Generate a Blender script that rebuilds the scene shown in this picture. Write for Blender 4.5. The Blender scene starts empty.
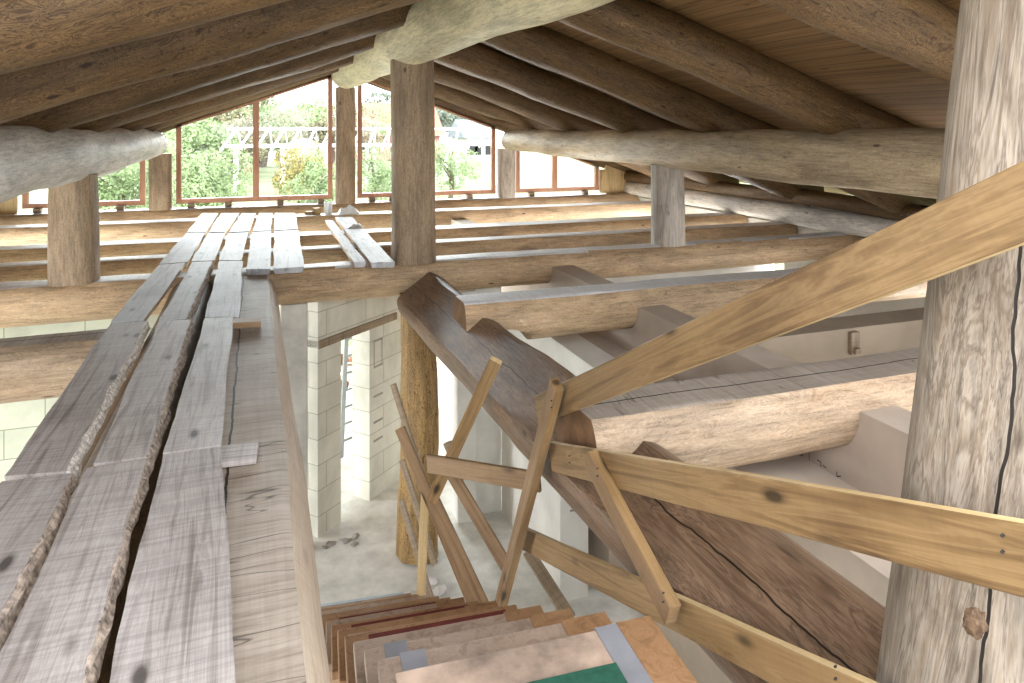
import bpy, bmesh, math, random
from mathutils import Vector, Matrix, noise
random.seed(7)
scn = bpy.context.scene
C = scn.collection
V = Vector

# ---------------------------------------------------------------- camera, world, exposure
PSI = math.radians(19.56)
cd = bpy.data.cameras.new('camera'); cam = bpy.data.objects.new('camera', cd); C.objects.link(cam)
cam.location = (0, 0, 1.3); cam.rotation_euler = (math.pi/2, 0, -PSI)
cd.sensor_width = 36; cd.lens = 36*715/1024; cd.shift_y = -213.5/1024; cd.clip_start = .02; cd.clip_end = 500
scn.camera = cam
w = bpy.data.worlds.new('sky'); scn.world = w; w.use_nodes = True
bg = w.node_tree.nodes['Background']; bg.inputs[0].default_value = (.93, .965, 1, 1); bg.inputs[1].default_value = 1.0
scn.view_settings.view_transform = 'Standard'; scn.view_settings.look = 'None'
scn.view_settings.gamma = 1; scn.view_settings.use_curve_mapping = False
scn.view_settings.exposure = 3.1
sun = bpy.data.lights.new('sun', 'SUN'); sun.energy = 1.25; sun.angle = math.radians(50); sun.color = (.93, .97, 1)
def window_light(name, loc, rot, sx, sy, e):        # lamp added outside a ground-floor opening to brighten the interior
    l = bpy.data.lights.new(name, 'AREA'); l.shape = 'RECTANGLE'; l.size = sx; l.size_y = sy; l.energy = e; l.color = (.97, .98, 1)
    o = bpy.data.objects.new(name, l); C.objects.link(o); o.location = loc; o.rotation_euler = rot
H = math.pi/2
window_light('fill_lamp_left', (-4.35, 9.4, -1.7), (0, -H, 0), 1.9, 2.0, 48)
window_light('fill_lamp_left', (-4.35, 5.0, -1.25), (0, -H, 0), 1.0, 1.6, 24)
window_light('fill_lamp_right', (7.3, 9.4, -1.15), (0, H, 0), 1.1, 2.4, 40)
window_light('fill_lamp_right', (7.3, 4.15, -1.25), (0, H, 0), 1.3, 1.7, 26)
window_light('fill_lamp_gable', (3.15, 12.75, -1.7), (-H, 0, 0), 1.8, 1.8, 55)
window_light('fill_lamp_gable', (1.32, 12.75, -1.7), (-H, 0, 0), .9, 1.8, 34)
so = bpy.data.objects.new('sun', sun); C.objects.link(so); so.rotation_euler = (math.radians(-70), 0, math.radians(8))
scn.cycles.max_bounces = 10; scn.cycles.diffuse_bounces = 7; scn.cycles.transparent_max_bounces = 12
scn.cycles.caustics_reflective = False; scn.cycles.caustics_refractive = False

S_, C_ = math.sin(PSI), math.cos(PSI)
def at(px, py, d):                     # a place seen in the photograph at depth d, in metres
    x = (px-512)/715*d; h = (py-128)/715*d
    return V((x*C_ + d*S_, -x*S_ + d*C_, 1.3-h))

# ---------------------------------------------------------------- materials
def newmat(name, rough=.7, spec=.3):
    m = bpy.data.materials.new(name); m.use_nodes = True
    nt = m.node_tree; b = nt.nodes['Principled BSDF']
    b.inputs['Roughness'].default_value = rough; b.inputs['Specular IOR Level'].default_value = spec
    return m, nt, b
def N(nt, t, **k):
    n = nt.nodes.new(t)
    for a, v in k.items():
        if a.startswith('_'): n.inputs[a[1:].replace('_', ' ')].default_value = v
        else: setattr(n, a, v)
    return n
def ramp(nt, fac, stops):
    r = nt.nodes.new('ShaderNodeValToRGB'); e = r.color_ramp.elements
    while len(e) < len(stops): e.new(.5)
    for i, (p, c) in enumerate(stops):
        e[i].position = p; e[i].color = (*c, 1) if not isinstance(c, (int, float)) else (c, c, c, 1)
    nt.links.new(fac, r.inputs[0]); return r.outputs[0]
def mix(nt, fac, a, b, mode='MIX'):
    m = nt.nodes.new('ShaderNodeMix'); m.data_type = 'RGBA'; m.blend_type = mode
    for sock, v in ((m.inputs[0], fac), (m.inputs[6], a), (m.inputs[7], b)):
        if hasattr(v, 'is_linked'): nt.links.new(v, sock)
        else: sock.default_value = v if isinstance(v, (int, float)) else (*v, 1)
    return m.outputs[2]
def coords(nt, scale, rnd=True):
    tc = nt.nodes.new('ShaderNodeTexCoord'); out = tc.outputs['Object']
    if rnd:
        oi = nt.nodes.new('ShaderNodeObjectInfo')
        mu = N(nt, 'ShaderNodeMath', operation='MULTIPLY'); mu.inputs[1].default_value = 37
        nt.links.new(oi.outputs['Random'], mu.inputs[0])
        ad = N(nt, 'ShaderNodeVectorMath', operation='ADD'); nt.links.new(out, ad.inputs[0]); nt.links.new(mu.outputs[0], ad.inputs[1])
        out = ad.outputs[0]
    mp = nt.nodes.new('ShaderNodeMapping'); mp.inputs['Scale'].default_value = scale
    nt.links.new(out, mp.inputs[0]); return mp.outputs[0]
def noi(nt, vec, scale=1, detail=5, rough=.6, dist=0):
    n = N(nt, 'ShaderNodeTexNoise', _Scale=scale, _Detail=detail, _Roughness=rough, _Distortion=dist)
    nt.links.new(vec, n.inputs['Vector']); return n.outputs['Fac']
def bump(nt, b, h, strength=.3, dist=.01):
    bp = N(nt, 'ShaderNodeBump', _Strength=strength, _Distance=dist)
    nt.links.new(h, bp.inputs['Height']); nt.links.new(bp.outputs[0], b.inputs['Normal'])

def log_mat(name, dark, mid, light, squig=7, squig_amt=.6, rough=.62, crack=None, stain=.3, along=.55):
    """peeled log; grain along local z; wavy figure in the sapwood"""
    m, nt, b = newmat(name, rough, .35)
    a = noi(nt, coords(nt, (squig*1.6, squig*1.6, squig*along)), 1, 5, .62, 2.6)
    fig = ramp(nt, a, [(.33, dark), (.41, mid), (.46, light), (.49, tuple(c*.8 for c in dark)), (.525, light), (.57, mid), (.60, dark), (.63, light), (.7, light)])
    base = ramp(nt, noi(nt, coords(nt, (2.2, 2.2, .7)), 1, 5, .6, .6), [(.3, mid), (.62, light)])
    col = mix(nt, squig_amt, base, fig)
    fine = ramp(nt, noi(nt, coords(nt, (55, 55, 5)), 1, 4, .7), [(.35, .5), (.55, 1.0)])
    col = mix(nt, .7, col, mix(nt, 1, col, fine, 'MULTIPLY'))
    st = ramp(nt, noi(nt, coords(nt, (4, 4, 1.3)), 1, 6, .7, 1.5), [(.52, 0), (.7, 1)])
    stf = N(nt, 'ShaderNodeMath', operation='MULTIPLY'); nt.links.new(st, stf.inputs[0]); stf.inputs[1].default_value = stain
    col = mix(nt, stf.outputs[0], col, tuple(c*.75 for c in dark))
    vo = N(nt, 'ShaderNodeTexVoronoi', _Scale=1); nt.links.new(coords(nt, (6, 6, 2.2)), vo.inputs['Vector'])
    kn = ramp(nt, vo.outputs['Distance'], [(.045, 1), (.095, 0)])
    col = mix(nt, 1, col, ramp(nt, noi(nt, coords(nt, (5, 5, 1.1)), 1, 4, .6, .8), [(.38, .66), (.6, 1.0)]), 'MULTIPLY')
    col = mix(nt, kn, col, tuple(c*.45 for c in dark))
    if crack is not None:
        col = mix(nt, crack_mask(nt, crack, .007), col, (.012, .008, .005))
    nt.links.new(col, b.inputs['Base Color'])
    bump(nt, b, mix(nt, .4, a, fine), .35, .012)
    return m
def crack_mask(nt, off, width, wob=.05):
    tc = nt.nodes.new('ShaderNodeTexCoord'); sp = nt.nodes.new('ShaderNodeSeparateXYZ'); nt.links.new(tc.outputs['Object'], sp.inputs[0])
    mp = nt.nodes.new('ShaderNodeMapping'); mp.inputs['Scale'].default_value = (0, 0, 1.7); nt.links.new(tc.outputs['Object'], mp.inputs[0])
    n = noi(nt, mp.outputs[0], 1, 4, .6)
    m1 = N(nt, 'ShaderNodeMath', operation='MULTIPLY_ADD'); nt.links.new(n, m1.inputs[0]); m1.inputs[1].default_value = wob*2; m1.inputs[2].default_value = off-wob
    m2 = N(nt, 'ShaderNodeMath', operation='SUBTRACT'); nt.links.new(sp.outputs[0], m2.inputs[0]); nt.links.new(m1.outputs[0], m2.inputs[1])
    m3 = N(nt, 'ShaderNodeMath', operation='ABSOLUTE'); nt.links.new(m2.outputs[0], m3.inputs[0])
    m4 = N(nt, 'ShaderNodeMath', operation='LESS_THAN'); nt.links.new(m3.outputs[0], m4.inputs[0]); m4.inputs[1].default_value = width*.5
    m5 = N(nt, 'ShaderNodeMath', operation='GREATER_THAN'); nt.links.new(sp.outputs[1], m5.inputs[0]); m5.inputs[1].default_value = 0
    m6 = N(nt, 'ShaderNodeMath', operation='MULTIPLY'); nt.links.new(m4.outputs[0], m6.inputs[0]); nt.links.new(m5.outputs[0], m6.inputs[1])
    return m6.outputs[0]
def hewn_mat(name, dark, mid, light, crack=0.0, cuts=.35, rough=.6):
    """flattened weathered face: slanting saw and axe cuts across, one long drying crack"""
    m, nt, b = newmat(name, rough, .3)
    mp = coords(nt, (1, 1, 1))
    rot = nt.nodes.new('ShaderNodeMapping'); rot.inputs['Rotation'].default_value = (0, math.radians(18), 0); rot.inputs['Scale'].default_value = (3, 3, 60)
    nt.links.new(mp, rot.inputs[0])
    a = noi(nt, rot.outputs[0], 1, 5, .7, .4)
    col = ramp(nt, a, [(.32, dark), (.48, mid), (.68, light)])
    patch = ramp(nt, noi(nt, coords(nt, (3, 3, 2)), 1, 4, .6), [(.35, mid), (.65, light)])
    col = mix(nt, .5, col, patch)
    gr = ramp(nt, noi(nt, coords(nt, (60, 60, 2.5)), 1, 4, .7), [(.35, .6), (.6, 1.0)])
    col = mix(nt, .3, col, mix(nt, 1, col, gr, 'MULTIPLY'))
    r2 = nt.nodes.new('ShaderNodeMapping'); r2.inputs['Rotation'].default_value = (0, math.radians(8), 0); r2.inputs['Scale'].default_value = (.9, 1, 7)
    nt.links.new(mp, r2.inputs[0])
    ck = ramp(nt, noi(nt, r2.outputs[0], 1, 2, .5), [(.493, 0), (.499, 1), (.501, 1), (.507, 0)])
    col = mix(nt, mix(nt, cuts, (0, 0, 0), ck), col, (.03, .022, .018))
    if crack is not None:
        col = mix(nt, crack_mask(nt, crack, .010, .03), col, (.01, .008, .007))
    nt.links.new(col, b.inputs['Base Color']); bump(nt, b, a, .5, .008)
    return m
def plank_mat(name, dark, mid, light, rough=.5, saw=.35, knots=1.0, figure=9, spec=.4):
    m, nt, b = newmat(name, rough, spec)
    g = noi(nt, coords(nt, (figure*3.2, figure*3.2, figure*.16)), 1, 5, .62, 1.1)
    col = ramp(nt, g, [(.34, dark), (.46, mid), (.5, light), (.54, mid), (.64, light)])
    br = ramp(nt, noi(nt, coords(nt, (3, 3, 1.2)), 1, 4, .6), [(.3, dark), (.45, mid), (.65, light)])
    col = mix(nt, .45, col, br)
    sw = noi(nt, coords(nt, (1.5, 1.5, 75)), 1, 3, .6)
    sm = ramp(nt, sw, [(.38, .5), (.55, 1.0)])
    col = mix(nt, saw, col, mix(nt, 1, col, sm, 'MULTIPLY'))
    vo = N(nt, 'ShaderNodeTexVoronoi', _Scale=1); nt.links.new(coords(nt, (7, 7, 2.6)), vo.inputs['Vector'])
    kn = ramp(nt, vo.outputs['Distance'], [(.08, .9*knots), (.13, .35*knots), (.19, 0)])
    col = mix(nt, kn, col, tuple(c*.35 for c in dark))
    oi = nt.nodes.new('ShaderNodeObjectInfo')
    tv = ramp(nt, oi.outputs['Random'], [(0, .82), (1, 1.0)])
    col = mix(nt, 1, col, tv, 'MULTIPLY')
    nt.links.new(col, b.inputs['Base Color']); bump(nt, b, mix(nt, .5, g, sw), .3, .004)
    return m
def plain_mat(name, col, rough=.7, var=.12, scale=6, metallic=0, spec=.3):
    m, nt, b = newmat(name, rough, spec); b.inputs['Metallic'].default_value = metallic
    n = noi(nt, coords(nt, (scale,)*3), 1, 5, .6)
    lo = tuple(max(0, c*(1-var)) for c in col); hi = tuple(min(1, c*(1+var)) for c in col)
    nt.links.new(ramp(nt, n, [(.3, lo), (.7, hi)]), b.inputs['Base Color'])
    bump(nt, b, n, .15, .004)
    return m
def block_mat(name, c1, c2, mortar, bw=.6, bh=.25, diag=False):
    m, nt, b = newmat(name, .85, .15)
    tc = nt.nodes.new('ShaderNodeTexCoord'); sp = nt.nodes.new('ShaderNodeSeparateXYZ'); nt.links.new(tc.outputs['Object'], sp.inputs[0])
    ad = N(nt, 'ShaderNodeMath', operation='ADD'); nt.links.new(sp.outputs[0], ad.inputs[0]); nt.links.new(sp.outputs[1], ad.inputs[1])
    cb = nt.nodes.new('ShaderNodeCombineXYZ'); nt.links.new(ad.outputs[0], cb.inputs[0]); nt.links.new(sp.outputs[2], cb.inputs[1])
    br = N(nt, 'ShaderNodeTexBrick', _Scale=1, _Mortar_Size=.005, _Mortar_Smooth=.3, _Brick_Width=bw, _Row_Height=bh)
    br.inputs['Color1'].default_value = (*c1, 1); br.inputs['Color2'].default_value = (*c2, 1); br.inputs['Mortar'].default_value = (*mortar, 1)
    nt.links.new(cb.outputs[0], br.inputs['Vector'])
    d = ramp(nt, noi(nt, coords(nt, (2.5, 2.5, 1.6), False), 1, 6, .65, .5), [(.35, .8), (.6, 1.0)])
    nt.links.new(mix(nt, 1, br.outputs['Color'], d, 'MULTIPLY'), b.inputs['Base Color'])
    bump(nt, b, br.outputs['Color'], .3, .006)
    return m

M = {}
M['rafter'] = log_mat('rafter_log', (.05, .023, .008), (.12, .064, .024), (.215, .128, .053), 9, .9, .6)
M['purlin_left'] = log_mat('lit_whitish_log', (.42, .35, .27), (.72, .67, .60), (.84, .80, .75), 9, .7, .55, stain=.15)  # whitish base colour raised to carry the gable light on the purlin
M['purlin_right'] = log_mat('sandy_log', (.24, .15, .075), (.47, .35, .21), (.60, .48, .33), 9, .6, .6, stain=.3)
M['ridge'] = log_mat('lit_pale_yellow_log', (.36, .28, .13), (.62, .54, .32), (.74, .67, .45), 9, .5, .55, stain=.15)  # wood colour kept paler to hold the light on the ridge
M['post'] = log_mat('post_log', (.14, .08, .04), (.33, .225, .135), (.46, .345, .23), 12, .6, .65, stain=.35)
M['post_grey'] = log_mat('pale_post_log', (.34, .27, .2), (.47, .40, .33), (.58, .52, .46), 9, .4, .65, stain=.3)
M['post_big'] = log_mat('grey_brown_post', (.12, .075, .045), (.25, .19, .135), (.38, .32, .26), 4.2, .6, .6, crack=.0, stain=.6, along=.16)
M['post_orange'] = log_mat('orange_log', (.14, .065, .018), (.40, .235, .08), (.56, .37, .16), 13, 1.0, .6, stain=.2)
M['joist'] = log_mat('joist_log', (.21, .105, .048), (.46, .29, .155), (.63, .47, .30), 9, .55, .6, stain=.25)
M['joist_pale'] = log_mat('fresh_pale_log', (.24, .13, .065), (.45, .305, .19), (.58, .445, .32), 7, .5, .6, stain=.15)
M['valley'] = log_mat('dark_valley_log', (.085, .045, .024), (.17, .098, .056), (.27, .175, .115), 4.5, .6, .42, crack=-.02, stain=.5, along=.2)
M['hewn'] = hewn_mat('hewn_grey_brown', (.10, .07, .05), (.27, .215, .17), (.43, .365, .31), .02, .8)
M['hewn_dark'] = hewn_mat('hewn_weathered', (.17, .13, .10), (.32, .265, .22), (.44, .38, .33), .0, .6)
M['flat'] = hewn_mat('sawn_flat_grey', (.42, .40, .38), (.62, .61, .61), (.76, .77, .79), None, .15, .5)
M['end'] = plain_mat('log_end_grain', (.20, .11, .055), .8, .3, 12)
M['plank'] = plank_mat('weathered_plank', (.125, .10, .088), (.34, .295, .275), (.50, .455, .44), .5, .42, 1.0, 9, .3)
M['plank_lit'] = plank_mat('window_lit_plank', (.20, .19, .19), (.44, .435, .45), (.58, .59, .63), .55, .4, .8, 9, .25)  # weathered planks with bluish window light tinted into the colour
M['plank_side'] = plank_mat('fresh_plank_edge', (.33, .23, .15), (.50, .39, .29), (.62, .52, .42), .6, .15, .3)
M['pine'] = plank_mat('pine_board', (.08, .04, .015), (.235, .14, .06), (.35, .225, .105), .55, .08, 1.0, 5)
M['pine_grey'] = plank_mat('brown_board', (.11, .058, .026), (.235, .14, .07), (.33, .21, .115), .6, .1, .9, 6)
M['pine_old'] = plank_mat('stained_board', (.15, .10, .06), (.27, .2, .13), (.36, .28, .2), .6, .4, .9, 6)
M['pine_light'] = plank_mat('yellow_board', (.34, .22, .09), (.52, .37, .18), (.64, .48, .27), .6, .15, .6, 5)
M['frame'] = plank_mat('red_brown_frame', (.32, .14, .08), (.48, .23, .14), (.56, .3, .19), .4, .05, 0)
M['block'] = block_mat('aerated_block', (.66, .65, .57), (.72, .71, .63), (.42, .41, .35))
M['block_green'] = block_mat('greenish_block', (.52, .54, .43), (.57, .59, .47), (.28, .30, .21))  # block in a darker, greenish tone
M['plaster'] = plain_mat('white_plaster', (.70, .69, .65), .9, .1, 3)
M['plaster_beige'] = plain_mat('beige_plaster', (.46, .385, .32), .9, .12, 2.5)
M['plaster_shaded'] = plain_mat('shaded_plaster', (.25, .20, .15), .9, .12, 2.5)  # shadow on the cross wall front put into a darker brown
M['concrete'] = plain_mat('dusty_concrete', (.66, .66, .63), .9, .2, 5)
M['grey'] = plain_mat('grey_concrete', (.36, .34, .31), .9, .25, 4)
M['white'] = plain_mat('white_paint', (.8, .8, .8), .6, .04, 3)
M['alu'] = plain_mat('aluminium', (.30, .33, .34), .35, .1, 8, .3)
M['dark'] = plain_mat('dark_rubber', (.03, .03, .03), .6, .2, 9)
M['bark'] = plain_mat('flaking_bark', (.36, .29, .24), .9, .75, 38)
M['bark_pale'] = plain_mat('pale_lichen_bark', (.55, .51, .47), .9, .6, 42)
M['plastic'] = plain_mat('white_plastic', (.75, .78, .82), .4, .1, 8)
M['card'] = plain_mat('pinkish_cardboard', (.30, .22, .17), .7, .5, 7)
M['tape'] = plain_mat('grey_tape', (.20, .20, .22), .35, .15, 8)
M['green'] = plain_mat('green_felt', (.014, .07, .045), .95, .25, 40)
M['red'] = plain_mat('dark_red_paint', (.13, .025, .02), .6, .25, 9)
M['blue'] = plain_mat('pale_blue_sheet', (.42, .52, .62), .5, .15, 8)
M['brown'] = plank_mat('tread_brown', (.16, .08, .035), (.29, .155, .075), (.38, .225, .12), .5, .1, .3, 5)
M['brown_pale'] = plank_mat('tread_pale', (.20, .13, .09), (.33, .235, .175), (.43, .33, .265), .5, .2, .3, 5)
M['brown_dark'] = plain_mat('dark_knot', (.10, .06, .035), .8, .5, 60)
M['pencil'] = plain_mat('pencil_line', (.08, .05, .04), .8, .1, 8)
M['grass'] = plain_mat('lawn', (.14, .16, .08), .95, .4, .6)
M['leaf_green'] = plain_mat('green_leaves', (.21, .27, .13), .8, .5, 2)
M['leaf_yellow'] = plain_mat('yellow_leaves', (.24, .20, .06), .8, .4, 2)
M['leaf_olive'] = plain_mat('olive_leaves', (.19, .17, .10), .8, .5, 1.2)
M['leaf_dark'] = plain_mat('dark_leaves', (.11, .125, .095), .8, .5, 1.2)
M['trunk'] = plain_mat('tree_bark', (.12, .09, .07), .9, .4, 8)
M['tile'] = plain_mat('roof_tile', (.30, .13, .09), .8, .2, 3)
M['tile_grey'] = plain_mat('grey_roof', (.16, .18, .2), .8, .2, 3)
M['pink'] = plain_mat('pink_render', (.40, .20, .18), .9, .15, 2)
def glass_mat():
    m = bpy.data.materials.new('window_glass'); m.use_nodes = True; nt = m.node_tree; nt.nodes.clear()
    o = nt.nodes.new('ShaderNodeOutputMaterial'); t = nt.nodes.new('ShaderNodeBsdfTransparent'); t.inputs[0].default_value = (.95, .97, .96, 1)
    g = nt.nodes.new('ShaderNodeBsdfGlossy'); g.inputs['Roughness'].default_value = .02
    mx = nt.nodes.new('ShaderNodeMixShader'); fr = nt.nodes.new('ShaderNodeFresnel'); fr.inputs[0].default_value = 1.3
    nt.links.new(fr.outputs[0], mx.inputs[0]); nt.links.new(t.outputs[0], mx.inputs[1]); nt.links.new(g.outputs[0], mx.inputs[2]); nt.links.new(mx.outputs[0], o.inputs[0])
    return m
M['glass'] = glass_mat()
def ceiling_mat():
    m, nt, b = newmat('ceiling_boards', .6, .3)
    tc = nt.nodes.new('ShaderNodeTexCoord'); sp = nt.nodes.new('ShaderNodeSeparateXYZ'); nt.links.new(tc.outputs['Object'], sp.inputs[0])
    k = N(nt, 'ShaderNodeMath', operation='MULTIPLY'); nt.links.new(sp.outputs[0], k.inputs[0]); k.inputs[1].default_value = 1/.115
    fr = N(nt, 'ShaderNodeMath', operation='FRACT'); nt.links.new(k.outputs[0], fr.inputs[0])
    fl = N(nt, 'ShaderNodeMath', operation='FLOOR'); nt.links.new(k.outputs[0], fl.inputs[0])
    seam = ramp(nt, fr.outputs[0], [(0, 1), (.04, 1), (.07, 0), (1, 0)])
    wn = N(nt, 'ShaderNodeTexWhiteNoise', noise_dimensions='1D'); nt.links.new(fl.outputs[0], wn.inputs['W'])
    g = noi(nt, coords(nt, (28, .9, 28), False), 1, 5, .6, 1)
    col = ramp(nt, g, [(.3, (.10, .048, .016)), (.5, (.175, .095, .036)), (.7, (.23, .135, .058))])
    tv = ramp(nt, wn.outputs['Value'], [(0, .75), (1, 1.0)])
    col = mix(nt, 1, col, tv, 'MULTIPLY')
    vo = N(nt, 'ShaderNodeTexVoronoi', _Scale=1); nt.links.new(coords(nt, (9, 2.2, 1), False), vo.inputs['Vector'])
    kn = ramp(nt, vo.outputs['Distance'], [(.07, .9), (.13, 0)])
    col = mix(nt, kn, col, (.05, .022, .01)); col = mix(nt, seam, col, (.015, .008, .004))
    nt.links.new(col, b.inputs['Base Color']); return m
M['ceiling'] = ceiling_mat()

# ---------------------------------------------------------------- helpers
def frame(p0, p1, up):
    z = (p1-p0).normalized(); x = up.cross(z).normalized(); y = z.cross(x)
    return Matrix(((x.x, y.x, z.x, p0.x), (x.y, y.y, z.y, p0.y), (x.z, y.z, z.z, p0.z), (0, 0, 0, 1)))
def world(o): return o.matrix_basis if o.parent is None else world(o.parent) @ o.matrix_basis
def link(name, bm, mats, parent=None, mw=None, smooth=False):
    me = bpy.data.meshes.new(name)
    bmesh.ops.recalc_face_normals(bm, faces=bm.faces)
    bm.to_mesh(me); bm.free()
    for m in (mats if isinstance(mats, (list, tuple)) else [mats]): me.materials.append(M[m])
    if smooth:
        for p in me.polygons: p.use_smooth = True
        try: me.set_sharp_from_angle(angle=math.radians(35))
        except Exception: pass
    o = bpy.data.objects.new(name, me); C.objects.link(o)
    if parent: o.parent = parent
    if mw is not None:
        if not parent: o.matrix_basis = mw
        if parent: o.matrix_parent_inverse = Matrix(); o.matrix_basis = world(parent).inverted() @ mw
    return o
def tag(o, label=None, cat=None, group=None, kind=None):
    if label: o['label'] = label
    if cat: o['category'] = cat
    if group: o['group'] = group
    if kind: o['kind'] = kind
    return o
def empty(name, loc, rz=0):
    o = bpy.data.objects.new(name, None); C.objects.link(o); o.empty_display_size = .1
    o.matrix_basis = Matrix.Translation(V(loc)) @ Matrix.Rotation(rz, 4, 'Z'); return o
def box(bm, x0, x1, y0, y1, z0, z1, mi=0, bev=0):
    vs = [bm.verts.new(p) for p in ((x0,y0,z0),(x1,y0,z0),(x1,y1,z0),(x0,y1,z0),(x0,y0,z1),(x1,y0,z1),(x1,y1,z1),(x0,y1,z1))]
    fs = [bm.faces.new([vs[i] for i in f]) for f in ((0,3,2,1),(4,5,6,7),(0,1,5,4),(1,2,6,5),(2,3,7,6),(3,0,4,7))]
    for f in fs: f.material_index = mi
    if bev: bmesh.ops.bevel(bm, geom=list({e for f in fs for e in f.edges}), offset=bev, segments=2, affect='EDGES', profile=.6)
    return fs
def prism(bm, poly, axis_vec, mi=0):
    a = [bm.verts.new(p) for p in poly]; b = [bm.verts.new(V(p)+axis_vec) for p in poly]
    f = [bm.faces.new(a), bm.faces.new(list(reversed(b)))]
    for i in range(len(a)):
        j = (i+1) % len(a); f.append(bm.faces.new((a[i], b[i], b[j], a[j])))
    for q in f: q.material_index = mi
def tube(bm, pts, r, seg=10, mi=0):
    rings = []
    for i, p in enumerate(pts):
        p = V(p); t = (V(pts[min(i+1, len(pts)-1)])-V(pts[max(i-1, 0)])).normalized()
        u = V((0, 0, 1)) if abs(t.z) < .9 else V((1, 0, 0)); x = u.cross(t).normalized(); y = t.cross(x)
        rr = r[i] if isinstance(r, (list, tuple)) else r
        rings.append([bm.verts.new(p+(x*math.cos(a)+y*math.sin(a))*rr) for a in (2*math.pi*k/seg for k in range(seg))])
    for a, b in zip(rings, rings[1:]):
        for k in range(seg):
            f = bm.faces.new((a[k], a[(k+1)%seg], b[(k+1)%seg], b[k])); f.material_index = mi
    bm.faces.new(list(reversed(rings[0]))).material_index = mi; bm.faces.new(rings[-1]).material_index = mi

def log(name, p0, p1, r0, r1, mat, flat=None, flat_mat='flat', up=(0,0,1), seed=0, wob=.05, bend=.02, sq=2, sag=0,
        round0=0, round1=0, notches=(), label=None, cat=None, group=None, kind=None, parent=None, flatwob=.008, sides=40, bow=None):
    """one peeled tree trunk from p0 to p1; flat = height above the axis at which the top was hewn off"""
    p0, p1, up = V(p0), V(p1), V(up); L = (p1-p0).length
    if abs((p1-p0).normalized().dot(up)) > .95: up = V((0, -1, 0))
    mw = frame(p0, p1, up); bm = bmesh.new(); n = max(6, int(L/.09)); rings = []; sd = seed*13.7
    zs = [L*i/n for i in range(n+1)]
    if round0: zs = [round0*(1-math.cos(a)) for a in (0, .35, .7, 1.05, 1.35)] + [z for z in zs if z > round0]
    if round1: zs = [z for z in zs if z < L-round1] + [L-round1*(1-math.cos(a)) for a in (1.35, 1.05, .7, .35, 0)]
    for z in zs:
        t = z/L; r = r0+(r1-r0)*t
        s = 1
        if round0 and z < round0: s = .35+.65*math.sqrt(max(0, 1-(1-z/round0)**2))
        if round1 and z > L-round1: s = .35+.65*math.sqrt(max(0, 1-(1-(L-z)/round1)**2))
        cx = bend*(noise.noise(V((z*.55, sd, 3)))*2); cy = bend*(noise.noise(V((z*.55, sd, 9)))*2) - sag*4*t*(1-t)
        if bow: cx += bow*4*t*(1-t)
        ring = []
        for k in range(sides):
            a = 2*math.pi*k/sides; ca, sa = math.cos(a), math.sin(a)
            q = 1/((abs(ca)**sq+abs(sa)**sq)**(1/sq))
            rr = r*s*q*(1+wob*noise.noise(V((ca*1.1, sa*1.1, z*1.1+sd)))+wob*1.1*noise.noise(V((sd, 2.5, z*.9)))+wob*.22*noise.noise(V((ca*3, sa*3, z*5+sd))))
            x, y = cx+rr*ca, cy+rr*sa
            if flat is not None:
                fl = flat+flatwob*noise.noise(V((x*3, z*2, sd)))
                if y > fl: y = fl
            for (zc, hw, depth) in notches:      # a rounded saddle cut from below
                dz = abs(z-zc)
                if dz < hw:
                    yy = cy-depth+math.sqrt(max(0, hw*hw-dz*dz))*1.0-hw*.0
                    lim = depth_lim = cy-r+math.sqrt(hw*hw-dz*dz)*depth/hw
                    if y < lim: y = lim
            ring.append(bm.verts.new((x, y, z)))
        rings.append(ring)
    for a, b in zip(rings, rings[1:]):
        for k in range(sides):
            f = bm.faces.new((a[k], a[(k+1)%sides], b[(k+1)%sides], b[k]))
            if flat is not None:
                if all(v.co.y > flat-.02 for v in f.verts) and abs((b[k].co.y+a[(k+1)%sides].co.y)/2-flat) < .02: f.material_index = 1
    bm.faces.new(list(reversed(rings[0]))).material_index = 2; bm.faces.new(rings[-1]).material_index = 2
    o = link(name, bm, [mat, flat_mat, 'end'], parent, mw, True)
    return tag(o, label, cat, group, kind)

def board(name, p0, p1, w_, t, nrm, mat, label=None, cat='board', group=None, parent=None, kind=None, ext0=0, ext1=0, cut0=0, cut1=0, edge=None):
    p0, p1, nrm = V(p0), V(p1), V(nrm); d = (p1-p0).normalized(); p0 = p0-d*ext0; p1 = p1+d*ext1
    L = (p1-p0).length; mw = frame(p0, p1, nrm); bm = bmesh.new()
    n = max(2, int(L/.15)); rings = []; sd = random.random()*50
    for i in range(n+1):
        z = L*i/n; wx = .0035*noise.noise(V((z*1.5, sd, 0))); wy = .004*noise.noise(V((z*1.2, sd, 5)))
        ring = []
        for (sx, sy) in ((-1, -1), (1, -1), (1, 1), (-1, 1)):
            zz = z + (cut0*sx if i == 0 else 0) + (cut1*sx if i == n else 0)
            ring.append(bm.verts.new((sx*w_/2+wx, sy*t/2+wy, zz)))
        rings.append(ring)
    for a, b in zip(rings, rings[1:]):
        for k in range(4):
            f = bm.faces.new((a[k], a[(k+1)%4], b[(k+1)%4], b[k]))
            if k in (1, 3): f.material_index = 1
    bm.faces.new(list(reversed(rings[0]))).material_index = 1; bm.faces.new(rings[-1]).material_index = 1
    bmesh.ops.recalc_face_normals(bm, faces=bm.faces)
    sharp = [e for e in bm.edges if len(e.link_faces) == 2 and e.calc_face_angle() > .8]
    bmesh.ops.bevel(bm, geom=sharp, offset=.0025, segments=1, affect='EDGES')
    o = link(name, bm, [mat, edge or mat], parent, mw)
    return tag(o, label, cat if not parent else None, group, kind)

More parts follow.
